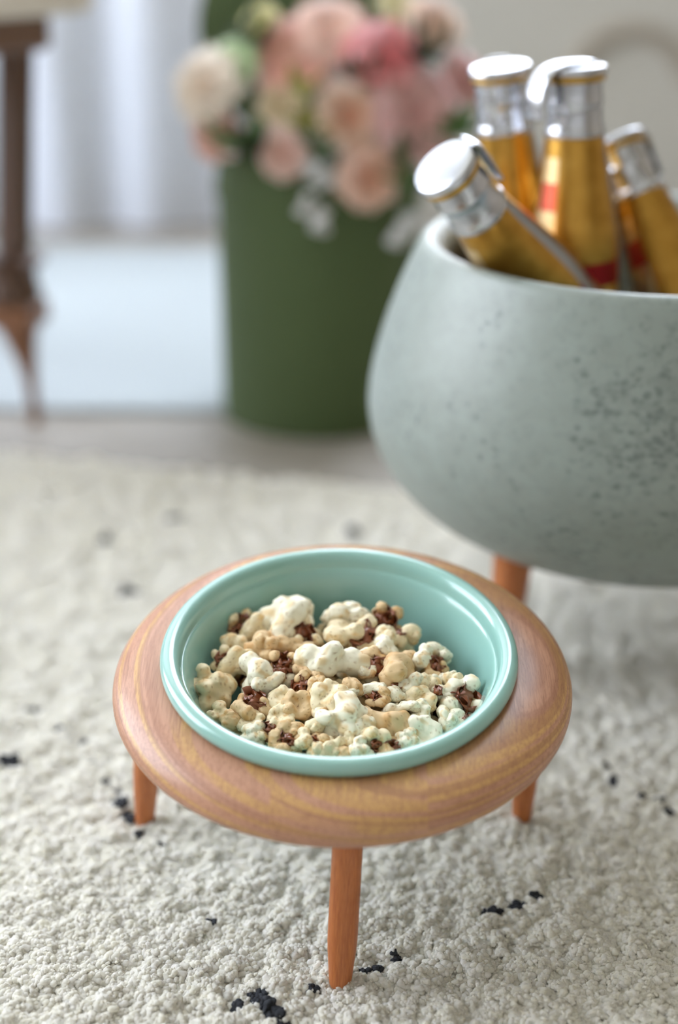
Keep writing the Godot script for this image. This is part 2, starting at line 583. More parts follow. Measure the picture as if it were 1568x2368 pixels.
func build_globe():
	var w := 1024
	var h := 512
	var data := PackedByteArray()
	data.resize(w * h * 3)
	var spot := noise(44, 250.0, 1)
	spot.noise_type = FastNoiseLite.TYPE_CELLULAR
	spot.fractal_type = FastNoiseLite.FRACTAL_NONE
	spot.cellular_return_type = FastNoiseLite.RETURN_DISTANCE
	var which := noise(44, 250.0, 1)
	which.noise_type = FastNoiseLite.TYPE_CELLULAR
	which.fractal_type = FastNoiseLite.FRACTAL_NONE
	which.cellular_return_type = FastNoiseLite.RETURN_CELL_VALUE
	var patch := noise(41, 16.0, 2)
	var fine := noise(42, 210.0, 2)
	var mid := noise(43, 105.0, 2)
	for j in h:
		for i in w:
			var a := TAU * i / w
			var p := Vector3(0.15 * sin(a), 0.62 * float(j) / h, 0.15 * cos(a))
			# the glaze is smoother on one flank and speckled on the other
			var cover := smoothstep(-0.85, 0.35, sin(a - 0.15))
			var wob := p + Vector3(fine.get_noise_3dv(p), mid.get_noise_3dv(p), fine.get_noise_3d(p.z, p.x, p.y)) * 0.0016
			var dist := 1.0 + spot.get_noise_3dv(wob)
			var has := which.get_noise_3dv(wob) + 1.1 * patch.get_noise_3dv(p) + 1.3 * cover - 0.8
			var t := smoothstep(0.75, 0.2, dist) * smoothstep(-0.1, 0.7, has)
			t = clampf(t * 0.85 + 0.45 * (0.3 + 0.7 * cover) * smoothstep(-0.1, 0.6, mid.get_noise_3dv(p) + 0.6 * fine.get_noise_3dv(p) + 0.5 * patch.get_noise_3dv(p)), 0.0, 1.0)
			var g := 0.5 + 0.5 * mid.get_noise_3d(p.x * 0.5 + 3.0, p.y * 0.5, p.z * 0.5)
			var c := Color8(140, 149, 142).lerp(Color8(130, 137, 130), g).lerp(Color8(78, 86, 83), t * 0.62)
			var k := (j * w + i) * 3
			data[k] = c.r8
			data[k + 1] = c.g8
			data[k + 2] = c.b8
	var glaze := mat("glaze", Color.WHITE, 0.46)
	glaze.albedo_texture = picture(w, h, data)
	glaze.clearcoat_enabled = true
	glaze.clearcoat = 0.15
	glaze.clearcoat_roughness = 0.35
	var g := thing("planter", "round mint grey speckled planter on wooden legs, filled with bottles", "planter", GLOBE + Vector3(0, FLOOR, 0))
	var pr := []
	var R := 0.1641
	for i in 15:
		var s := i / 14.0
		pr.append(Vector2(0.0538 + (R - 0.0538) * pow(1.0 - pow(1.0 - s, 2.07), 1.0 / 2.07), 0.0723 + (0.1563 - 0.0723) * s))
	for i in range(1, 10):
		var s := i / 9.0
		pr.append(Vector2(0.136 + (R - 0.136) * (1.0 - pow(s, 1.5555)), 0.1563 + (0.2480 - 0.1563) * s))
	var prof := PackedVector2Array()
	prof.append(Vector2(0.0, 0.0723))
	for p in pr: prof.append(p)
	for p in smooth([Vector2(0.136, 0.248), Vector2(0.1338, 0.2512), Vector2(0.1305, 0.2528), Vector2(0.1265, 0.252), Vector2(0.122, 0.248), Vector2(0.1195, 0.243), Vector2(0.119, 0.236), Vector2(0.121, 0.215), Vector2(0.121, 0.19), Vector2(0.112, 0.181), Vector2(0.0, 0.181)], 4): prof.append(p)
	for i in prof.size(): prof[i] -= Vector2(0.0, FLOOR)
	obj("pot", lathe(prof, 96), glaze, g)
	obj("foot_ring", lathe(smooth([Vector2(0.05, 0.0835), Vector2(0.056, 0.083), Vector2(0.0575, 0.0785), Vector2(0.056, 0.0745), Vector2(0.05, 0.074)], 4), 64), mats.enamel, g)
	for k in 3:
		var a := -0.95 + TAU / 3 * k
		var d := Vector3(sin(a), 0, cos(a))
		var path := smooth3([d * 0.096 + Vector3(0, 0.112, 0), d * 0.098 + Vector3(0, 0.09, 0), d * 0.102 + Vector3(0, 0.05, 0), d * 0.1065 + Vector3(0, 0.013, 0), d * 0.107 + Vector3(0, 0.009, 0)], 4)
		var rad := PackedFloat32Array()
		for p in path: rad.append(lerpf(0.0075, 0.0122, clampf(p.y / 0.1, 0.0, 1.0)))
		rad[rad.size() - 1] = 0.0
		obj("leg", tube(path, rad, 18), peg_wood(), g)
	build_bottles()

func peg_wood() -> StandardMaterial3D:
	if mats.has("peg"): return mats.peg
	var w := 256
	var h := 512
	var data := PackedByteArray()
	data.resize(w * h * 3)
	var n := noise(51, 1.0, 3)
	for j in h:
		for i in w:
			var a := TAU * i / w
			var s := n.get_noise_3d(sin(a) * 5.0, cos(a) * 5.0, j * 0.006) * 0.5 + n.get_noise_3d(sin(a) * 22.0, cos(a) * 22.0 + 9.0, j * 0.02) * 0.6
			var c := Color8(196, 122, 66).lerp(Color8(158, 86, 42), clampf(0.5 + s, 0.0, 1.0))
			var k := (j * w + i) * 3
			data[k] = c.r8
			data[k + 1] = c.g8
			data[k + 2] = c.b8
	var m := mat("peg", Color.WHITE, 0.45)
	m.albedo_texture = picture(w, h, data)
	return m

func bottle_label() -> StandardMaterial3D:
	var w := 512
	var h := 512
	var data := PackedByteArray()
	data.resize(w * h * 3)
	var n := noise(61, 0.02, 3)
	for j in h:
		for i in w:
			var u := float(i) / w
			var v := float(j) / h    # 0 at the foot of the bottle, 1 at the silver neck
			var c := Color8(194, 150, 70).lerp(Color8(162, 118, 44), 0.5 + 0.5 * n.get_noise_2d(i, j))
			if v > 0.46 and v < 0.55: c = Color8(150, 30, 30)
			elif v <= 0.46 and v > 0.42: c = Color8(226, 184, 96)
			elif v <= 0.42: c = Color8(74, 34, 18)
			if u > 0.80 and u < 0.9 and v > 0.57 and v < 0.93: c = Color8(218, 188, 140) if (v < 0.74 or v > 0.84) else Color8(196, 92, 70)
			if u > 0.17 and u < 0.235: c = Color8(158, 160, 164)
			if u > 0.5 and u < 0.6 and v > 0.55 and v < 0.85: c = Color8(226, 196, 140)
			var k := (j * w + i) * 3
			data[k] = c.r8
			data[k + 1] = c.g8
			data[k + 2] = c.b8
	var m := mat("gold_label", Color.WHITE, 0.3, 0.85)
	m.albedo_texture = picture(w, h, data)
	return m

func make_bottle(label: String, label_turn: float, loose: bool) -> Node3D:
	var b := thing("bottle", label, "bottle", Vector3.ZERO, "gold labelled drink bottles in the planter")
	# length 0.165 from foot to cap top
	var glass := lathe(smooth([Vector2(0, 0.0), Vector2(0.022, 0.0), Vector2(0.0252, 0.003), Vector2(0.0256, 0.02), Vector2(0.0256, 0.058), Vector2(0.0242, 0.078), Vector2(0.0198, 0.105), Vector2(0.0164, 0.128)], 5), 40)
	obj("label_wrap", glass, mats.gold_label, b).rotation.y = label_turn
	obj("neck_foil", lathe(smooth([Vector2(0.0164, 0.1275), Vector2(0.0168, 0.1285), Vector2(0.0166, 0.131), Vector2(0.0155, 0.134), Vector2(0.0152, 0.142), Vector2(0.0158, 0.146), Vector2(0.0153, 0.15), Vector2(0.0153, 0.1575)], 4), 40), mats.silver, b)
	obj("cap_edge", lathe(smooth([Vector2(0.0150, 0.1565), Vector2(0.0168, 0.157), Vector2(0.0171, 0.1585), Vector2(0.0168, 0.1602), Vector2(0.0152, 0.1605)], 3), 40), mats.gold_edge, b)
	obj("cap", lathe(smooth([Vector2(0.0155, 0.1601), Vector2(0.0174, 0.1604), Vector2(0.0179, 0.162), Vector2(0.0172, 0.1641), Vector2(0.0145, 0.1651), Vector2(0.0, 0.1656)], 4), 40), mats.silver, b)
	# pull strip: lies on the cap, bends over its edge and hangs down beside the neck
	var strip := [Vector3(0.012, 0.1658, 0), Vector3(0.0, 0.1668, 0), Vector3(-0.012, 0.1664, 0), Vector3(-0.022, 0.162, 0), Vector3(-0.0275, 0.153, 0), Vector3(-0.0285, 0.143, 0), Vector3(-0.0275, 0.138, 0)]
	if not loose: strip = [Vector3(-0.0165, 0.1655, 0), Vector3(-0.019, 0.1635, 0), Vector3(-0.02, 0.159, 0), Vector3(-0.0195, 0.15, 0), Vector3(-0.019, 0.14, 0), Vector3(-0.0185, 0.136, 0)]
	var path := smooth3(strip, 5)
	var rad := PackedFloat32Array()
	for i in path.size(): rad.append(0.0078)
	rad[0] = 0.0
	rad[1] = 0.005
	rad[rad.size() - 1] = 0.0
	rad[rad.size() - 2] = 0.005
	obj("pull_strip", tube(path, rad, 14, 0.2, Vector3(0, 0, 1)), mats.silver, b)
	return b

func build_bottles():
	bottle_label()
	# [foot, cap, turn about its own axis, label]
	var spots := [
		[Vector3(0.1385, 0.186, -0.855), Vector3(0.1288, 0.349, -0.857), 0.55, -0.55, "upright gold bottle in the planter with its silver strip bent over the cap"],
		[Vector3(0.150, 0.185, -0.848), Vector3(0.0525, 0.3085, -0.778), -2.6, 2.7, "gold bottle leaning far over the planter's rim towards the flower box"],
		[Vector3(0.112, 0.184, -0.905), Vector3(0.0915, 0.345, -0.893), -1.57, 1.57, "upright gold bottle between the leaning one and the tallest one"],
		[Vector3(0.214, 0.188, -0.852), Vector3(0.1615, 0.301, -0.905), -2.6, 2.5, "gold bottle leaning back beside the tallest one, away from the flowers"],
	]
	for s in spots:
		var b := make_bottle(s[4], s[3], s[2] > 0.0)
		var foot: Vector3 = s[0]
		var up: Vector3 = (s[1] - foot).normalized()
		var x := Vector3.FORWARD.cross(up).normalized() * -1.0
		x = up.cross(Vector3(0, 0, 1)).normalized() * -1.0
		x = Vector3(1, 0, 0) - up * up.x
		x = x.normalized()
		var z := x.cross(up)
		var cap: Vector3 = s[1]
		b.transform = Transform3D(Basis(x, up, z) * Basis(Vector3.UP, s[2]), cap - up * 0.1655)

# ------------------------------------------------------------------ green hat box with artificial flowers
const BOX := Vector3(-0.018, 0.0, -1.333)

func petal(len_: float, wid: float, cup: float, curl: float, ruffle: float, seed_: int) -> ArrayMesh:
	var P := PackedVector3Array()
	var n := noise(seed_, 1.0, 2)
	var nu := 9
	var nv := 9
	for j in nv:
		var v := float(j) / (nv - 1)
		for i in nu:
			var u := 2.0 * i / (nu - 1.0) - 1.0
			var half := wid * (0.32 + 0.68 * sin(PI * (0.12 + 0.62 * v))) * sqrt(maxf(0.02, 1.0 - pow(maxf(0.0, v - 0.72) / 0.3, 2.0)))
			var y := len_ * v * (1.0 - 0.1 * u * u * v)
			var out := curl * len_ * pow(v, 2.6) - cup * len_ * sin(PI * minf(v * 1.05, 1.0)) * 0.5
			P.append(Vector3(u * half, y, out + cup * u * u * half * -0.9 + ruffle * len_ * n.get_noise_2d(u * 1.6, v * 1.8 + 3.0)))
	return grid(P, nu, nv)

var petals := []
var stem_mesh: ArrayMesh

func make_flower(called: String, label: String, category: String, at: Vector3, facing: Vector3, radius: float, outer: Color, inner: Color, many := 1.0) -> Node3D:
	var f := thing(called, label, category, at, "artificial flowers in the green box")
	var up := facing.normalized()
	var x := up.cross(Vector3(0.3, 0.2, 1)).normalized()
	var head := Basis(x, up, x.cross(up))
	outer = outer.lerp(Color.WHITE, 0.05)
	inner = inner.lerp(Color.WHITE, 0.05)
	var mo := mat("petal", outer, 0.7)
	var mi := mat("petal", inner, 0.7)
	var mm := mat("petal", outer.lerp(inner, 0.5), 0.7)
	for m in [mo, mi, mm]:
		m.backlight_enabled = true
		m.backlight = Color(0.95, 0.95, 0.95)
	# rings of petals: [count, tilt outwards, size, base offset, material]
	var rings := [[3, 0.05, 0.62, 0.05, mi], [4, 0.22, 0.74, 0.10, mi], [5, 0.5, 0.86, 0.14, mm], [int(6 * many), 0.86, 0.98, 0.16, mm], [int(7 * many), 1.22, 1.04, 0.16, mo], [int(6 * many), 1.6, 0.95, 0.14, mo]]
	var k := 0
	for r in rings:
		for i in int(r[0]):
			var a: float = TAU * i / r[0] + k * 0.7 + rng.randf_range(-0.15, 0.15)
			var p := obj("petal", petals[k % petals.size()], r[4], f)
			var sc: float = radius * r[2] * rng.randf_range(0.92, 1.08)
			var b := Basis(Vector3.UP, a) * Basis(Vector3.RIGHT, float(r[1]) + rng.randf_range(-0.08, 0.08))
			p.transform = Transform3D(head * b.scaled(Vector3(sc, sc * 0.85, sc)), head * (Basis(Vector3.UP, a) * Vector3(0, 0, radius * r[3])) - up * radius * 0.35)
		k += 1
	stem_to_box(f, at - up * radius * 0.3, mats.leaf)
	return f

func stem_to_box(f: Node3D, from: Vector3, m: Material):
	var to := Vector3(BOX.x + (from.x - BOX.x) * 0.35, 0.196, BOX.z + (from.z - BOX.z) * 0.35)
	var mid := (from + to) / 2 + Vector3(0, 0.012, 0)
	var path := smooth3([from - f.position, mid - f.position, to - f.position], 6)
	var rad := PackedFloat32Array()
	for i in path.size(): rad.append(0.0016)
	obj("stem", tube(path, rad, 6), m, f)

func leaf_mesh() -> ArrayMesh:
	var P := PackedVector3Array()
	for j in 9:
		var v := j / 8.0
		for i in 5:
			var u := i / 2.0 - 1.0
			P.append(Vector3(u * 0.3 * sin(PI * pow(v, 0.8)) * (1.0 - 0.1 * v), v, -0.25 * v * v + 0.09 * absf(u)))
	return grid(P, 5, 9)

func build_box_of_flowers():
	rng.seed = 5
	var box := thing("flower_box", "tall round dark green box full of artificial flowers", "flower box", BOX + Vector3(0, FLOOR, 0))
	var prof := smooth([Vector2(0, 0.0), Vector2(0.084, 0.0), Vector2(0.0878, 0.002), Vector2(0.0888, 0.006), Vector2(0.0888, 0.12), Vector2(0.0885, 0.232), Vector2(0.0875, 0.2345), Vector2(0.086, 0.2345), Vector2(0.0852, 0.232), Vector2(0.0852, 0.19), Vector2(0.0, 0.19)], 4)
	obj("box_wall", lathe(prof, 80), mats.box_green, box)
	var foam := thing("floral_foam", "dark green foam inside the round box, under the flowers", "floral foam", BOX + Vector3(0, FLOOR + 0.19, 0))
	obj("foam_block", lathe(smooth([Vector2(0, 0), Vector2(0.08, 0), Vector2(0.084, 0.006), Vector2(0.08, 0.026), Vector2(0.05, 0.036), Vector2(0, 0.04)], 4), 40), mats.foam, foam)
	var lid := thing("box_lid", "round dark green box lid standing upright behind the flowers", "lid", Vector3(-0.03, 0.2225, -1.405))
	var lp := lathe(smooth([Vector2(0, 0.0), Vector2(0.088, 0.0), Vector2(0.0915, 0.002), Vector2(0.092, 0.005), Vector2(0.092, 0.038), Vector2(0.0905, 0.0395), Vector2(0.089, 0.038), Vector2(0.089, 0.006), Vector2(0.0, 0.004)], 4), 72)
	var lm := obj("lid_shell", lp, mats.box_green, lid)
	lm.position = Vector3(0, 0.092, 0)
	lm.rotation.x = -PI / 2 - 0.06
	petals = [petal(1.0, 0.5, 0.55, -0.05, 0.05, 1), petal(1.0, 0.56, 0.5, 0.02, 0.06, 2), petal(1.0, 0.6, 0.45, 0.1, 0.08, 3), petal(1.0, 0.62, 0.4, 0.2, 0.1, 4)]
	# [name, label, x, y, z, radius, outer, inner, many]
	var list := [
		["rose", "large cream rose leaning out beside the curtain, leftmost in the box", -0.108, 0.283, -1.275, 0.031, c8(248, 234, 216), c8(240, 214, 186), 1.0],
		["rose", "dusty peach rose tucked below the large cream rose", -0.102, 0.247, -1.265, 0.022, c8(236, 182, 160), c8(226, 166, 144), 1.0],
		["rose", "wide salmon and peach rose at the top of the bouquet", -0.034, 0.307, -1.285, 0.036, c8(234, 160, 138), c8(242, 190, 166), 1.0],
		["rose", "pale peach rose crowning the bouquet above the salmon one", -0.006, 0.326, -1.29, 0.03, c8(246, 208, 190), c8(242, 190, 164), 1.0],
		["rose", "bright coral pink rose near the top of the bouquet", 0.036, 0.306, -1.272, 0.033, c8(244, 140, 140), c8(232, 104, 108), 1.0],
		["peony", "big ruffled dusty pink peony beside the bottles", 0.062, 0.264, -1.262, 0.039, c8(244, 196, 190), c8(236, 176, 170), 1.7],
		["rose", "cream rose with a peach heart, middle of the bouquet", 0.009, 0.264, -1.248, 0.029, c8(244, 216, 192), c8(226, 150, 110), 1.0],
		["rose", "small blush rose hanging low over the box front", -0.045, 0.236, -1.243, 0.021, c8(250, 218, 204), c8(236, 174, 154), 1.0],
		["rose", "peach rose lowest in the bouquet, over the box front", 0.024, 0.218, -1.232, 0.025, c8(244, 200, 174), c8(232, 160, 124), 1.0],
		["rose", "pale peach rose high up beside the beige wall", 0.079, 0.332, -1.30, 0.025, c8(240, 208, 182), c8(232, 186, 150), 1.0],
		["rose", "dusty rose bloom half hidden behind the upright bottle", 0.104, 0.288, -1.285, 0.024, c8(236, 176, 168), c8(222, 150, 144), 1.0],
		["rose", "pale cream bud beside the cream and peach rose", -0.047, 0.270, -1.262, 0.021, c8(236, 216, 178), c8(222, 190, 146), 1.0],
		["rose", "yellow green bud above the cream rose, by the lid", -0.064, 0.334, -1.30, 0.015, c8(216, 206, 130), c8(196, 186, 96), 1.0],
		["rose", "pale yellow green bloom behind the coral rose", 0.05, 0.343, -1.315, 0.019, c8(222, 210, 150), c8(206, 196, 120), 1.0],
		["hydrangea", "mint green hydrangea head beside the large cream rose", -0.084, 0.304, -1.282, 0.021, c8(206, 226, 176), c8(190, 214, 150), 1.6],
	]
	for s in list:
		var at := Vector3(s[2], s[3], s[4])
		var facing := (at - (BOX + Vector3(0, 0.2, 0))) + Vector3(0, 0.0, 0.08)
		make_flower(s[0], s[1], s[0], at, facing, s[5], s[6], s[7], s[8])
	# hanging white blossoms
	var hang := [["white blossoms hanging over the box front beside the lowest peach rose", -0.016, 0.226, -1.24, 4], ["lowest spray of small white blossoms against the box front", -0.020, 0.196, -1.236, 3], ["faint white blossoms hanging over the box behind the leaning bottle", 0.056, 0.185, -1.24, 3]]
	var bell := lathe(smooth([Vector2(0.0, 0.0), Vector2(0.003, -0.001), Vector2(0.0045, -0.005), Vector2(0.0065, -0.009), Vector2(0.0035, -0.006), Vector2(0.0, -0.004)], 3), 12)
	var white := mat("blossom", c8(206, 205, 202), 0.7)
	white.backlight_enabled = true
	white.backlight = Color(0.4, 0.4, 0.4)
	for s in hang:
		var f := thing("blossom_spray", s[0], "blossoms", Vector3(s[1], s[2], s[3]), "artificial flowers in the green box")
		var tip := Vector3(0, -0.012, 0.004)
		var over := Vector3(BOX.x + (s[1] - BOX.x) * 0.8, 0.238, BOX.z + 0.082)
		var inside := Vector3(BOX.x + (s[1] - BOX.x) * 0.5, 0.2, BOX.z + 0.05)
		var path := smooth3([inside - f.position, over - f.position, Vector3(0, 0.008, 0.002), tip], 6)
		var rad := PackedFloat32Array()
		for i in path.size(): rad.append(0.0009)
		obj("stem", tube(path, rad, 5), mats.leaf, f)
		for i in int(s[4]) * 2:
			var b := obj("blossom", bell, white, f)
			b.position = Vector3(rng.randf_range(-0.009, 0.009), rng.randf_range(-0.012, 0.010), 0.004 + rng.randf_range(-0.003, 0.004))
			b.rotation = Vector3(rng.randf_range(-0.9, 0.3), rng.randf() * TAU, rng.randf_range(-0.6, 0.6))
			b.scale = Vector3.ONE * rng.randf_range(0.9, 1.3)
	# leaf sprigs
	var lf := leaf_mesh()
	var sprigs := [
		["green leaf sprig under the large cream rose", -0.085, 0.25, -1.252, 0.034, "leaf"], ["dark leaf sprig beside the small blush rose", -0.072, 0.236, -1.25, 0.03, "leaf_dark"], ["olive leaf sprig between the cream roses", -0.026, 0.258, -1.25, 0.03, "leaf_olive"],
		["green leaf sprig above the hanging white blossoms", -0.018, 0.24, -1.246, 0.026, "leaf"], ["dark leaf sprig beside the coral rose", 0.074, 0.305, -1.29, 0.034, "leaf_dark"], ["green leaf sprig hanging between the peony and the leaning bottle", 0.062, 0.216, -1.243, 0.04, "leaf"],
		["green leaf sprig behind the upright bottles", 0.1, 0.25, -1.27, 0.04, "leaf"], ["dark leaf sprig in the middle of the bouquet", 0.016, 0.292, -1.268, 0.026, "leaf_dark"], ["olive leaf sprig under the salmon rose", -0.03, 0.285, -1.258, 0.026, "leaf_olive"], ["dark leaf sprig under the yellow green bud", -0.07, 0.318, -1.30, 0.03, "leaf_dark"],
		["dark leaf sprig under the big peony", 0.05, 0.232, -1.26, 0.034, "leaf_dark"],
	]
	for s in sprigs:
		var f := thing("leaf_sprig", s[0], "leaves", Vector3(s[1], s[2], s[3] + 0.012), "leaf sprigs in the green box")
		stem_to_box(f, f.position, mats[s[5]])
		for i in 6:
			var o := obj("leaf", lf, mats[s[5]], f)
			o.rotation = Vector3(rng.randf_range(0.5, 1.7), 0.0, rng.randf_range(-0.3, 0.3))
			o.basis = Basis(Vector3.UP, TAU * i / 6.0 + rng.randf_range(-0.3, 0.3)) * Basis(Vector3.RIGHT, rng.randf_range(0.5, 1.9))
			o.scale = Vector3.ONE * float(s[4]) * rng.randf_range(0.7, 1.05)

# ------------------------------------------------------------------ bowl stand
const RIM := Vector3(0.0, 0.1246, -0.600)
const TILT := 0.1658

# the ring's cross-section for v from 0 to 1: lens-shaped outside, upright where it holds the bowl
func ring_point(v: float) -> Vector2:
	if v <= 0.9:
		var t := lerpf(-1.909, 1.909, v / 0.9)
		return Vector2(0.080 + 0.0235 * cos(t), (0.0125 if t > 0.0 else 0.0105) * sin(t))
	var a := Vector2(0.080 + 0.0235 * cos(1.909), 0.0125 * sin(1.909))
	return a.lerp(Vector2(a.x, a.y * -0.84), (v - 0.9) / 0.1)

func ring_wood() -> StandardMaterial3D:
	var w := 2048
	var h := 768
	var data := PackedByteArray()
	data.resize(w * h * 3)
	var warp := noise(71, 0.011, 2)
	var pores := noise(72, 1.0, 1)
	var broad := noise(73, 0.018, 2)
	var layer := noise(74, 0.36, 2)
	var sn := PackedFloat32Array()
	var cs := PackedFloat32Array()
	for i in w:
		sn.append(sin(TAU * i / (w - 1.0)))
		cs.append(cos(TAU * i / (w - 1.0)))
	var pale := Color8(186, 138, 110)
	var straw := Color8(196, 152, 94)
	var brown := Color8(142, 94, 70)
	var umber := Color8(112, 70, 48)
	for j in h:
		var q := ring_point(j / (h - 1.0)) * 1000.0
		var r := q.x
		var y := q.y
		for i in w:
			var x := r * sn[i]
			var z := r * cs[i]
			# the disc is glued from planks whose grain runs towards the viewer; each has rings and a tone of its own
			var plank := 0.0 if x < -29.0 else 1.0 if x < 34.0 else 2.0
			var off := plank * 37.0
			var s := y * 0.9 + 0.09 * (x - 20.0 * plank) + 1.6 * warp.get_noise_2d(x * 0.7 + off, z * 0.5 + off)
			var band := layer.get_noise_2d(s + off, off)
			var dark := layer.get_noise_2d(s * 1.3 + off + 50.0, 9.0 + off)
			var fib := pores.get_noise_3d(x * 1.3 + off, y * 1.3, z * 0.05)
			var fine := pores.get_noise_3d(x * 3.2, y * 3.2 + off, z * 0.14)
			var tone := broad.get_noise_2d(x + off * 3.0, z * 0.4)
			var c := pale.lerp(straw, smoothstep(-0.04, 0.16, band + 0.3 * tone + (0.04 if plank == 1.0 else -0.16)))
			c = c.lerp(brown, 0.42 * smoothstep(0.1, 0.34, dark))
			c = c.lerp(brown, 0.34 * smoothstep(-0.1, 0.7, fib) + 0.22 * smoothstep(0.0, 0.6, pores.get_noise_3d(x * 0.42 + off, y * 0.4 + 60.0, z * 0.016)))
			c = c.lerp(umber, 0.5 * smoothstep(0.34, 0.7, fine) * smoothstep(-0.5, 0.4, tone + 0.2))
			if (absf(x + 20.0) < 0.22 or absf(x - 32.0) < 0.22) and y < -5.5 and z > 0.0: c = c.lerp(umber, 0.75)
			var k := (j * w + i) * 3
			data[k] = c.r8
			data[k + 1] = c.g8
			data[k + 2] = c.b8
	var m := mat("ring_wood", Color.WHITE, 0.42)
	m.albedo_texture = picture(w, h, data)
	m.clearcoat_enabled = true
	m.clearcoat = 0.25
	m.clearcoat_roughness = 0.25
	return m

func build_bowl_stand():
	var frame := Basis(Vector3.RIGHT, TILT)
	var stand := thing("bowl_stand", "wooden ring stand on three peg legs, standing on the rug", "bowl stand", Vector3(0.0015, 0.0, -0.615))
	var prof := PackedVector2Array()
	for i in 81: prof.append(ring_point(i / 80.0))
	var ring := obj("ring", lathe(prof, 180, false), ring_wood(), stand)
	ring.transform = Transform3D(frame, RIM + frame * Vector3(0.0, -0.0162, 0.0) - stand.position + Vector3(0.0015, 0, 0))
	# legs: foot and top in scene metres
	var legs := [
		[Vector3(0.0003, -0.004, -0.5275), Vector3(0.0042, 0.078, -0.5370)],
		[Vector3(-0.0995, -0.004, -0.650), Vector3(-0.0905, 0.098, -0.640)],
		[Vector3(0.0935, -0.004, -0.653), Vector3(0.0935, 0.098, -0.640)],
	]
	for l in legs:
		var a: Vector3 = l[0] - stand.position
		var b: Vector3 = l[1] - stand.position
		var path := PackedVector3Array()
		var rad := PackedFloat32Array()
		for i in 21:
			var t := i / 20.0
			path.append(a.lerp(b, t))
			rad.append(0.00655 * (0.70 + 0.30 * smoothstep(-0.04, 0.34, t)))
		path.insert(0, a)
		rad.insert(0, 0.0)
		rad[1] *= 0.8
		obj("leg", tube(path, rad, 24), peg_wood(), stand)
	var bowl := thing("bowl", "mint green enamel bowl with rolled rim, set in the wooden ring", "bowl", RIM)
	var pr := smooth([Vector2(0.0, -0.0585), Vector2(0.036, -0.0582), Vector2(0.046, -0.0545), Vector2(0.054, -0.045), Vector2(0.0625, -0.022), Vector2(0.0685, -0.006), Vector2(0.0715, -0.0035), Vector2(0.0765, -0.0042), Vector2(0.0793, -0.0028), Vector2(0.0800, 0.0), Vector2(0.0787, 0.0026), Vector2(0.0760, 0.0036), Vector2(0.0733, 0.0028), Vector2(0.0716, 0.0005), Vector2(0.0703, -0.004), Vector2(0.0665, -0.0175), Vector2(0.060, -0.036), Vector2(0.0525, -0.0475), Vector2(0.044, -0.0535), Vector2(0.032, -0.0560), Vector2(0.0, -0.0565)], 6)
	var bm := obj("shell", lathe(pr, 160), mats.enamel, bowl)
	bm.basis = frame

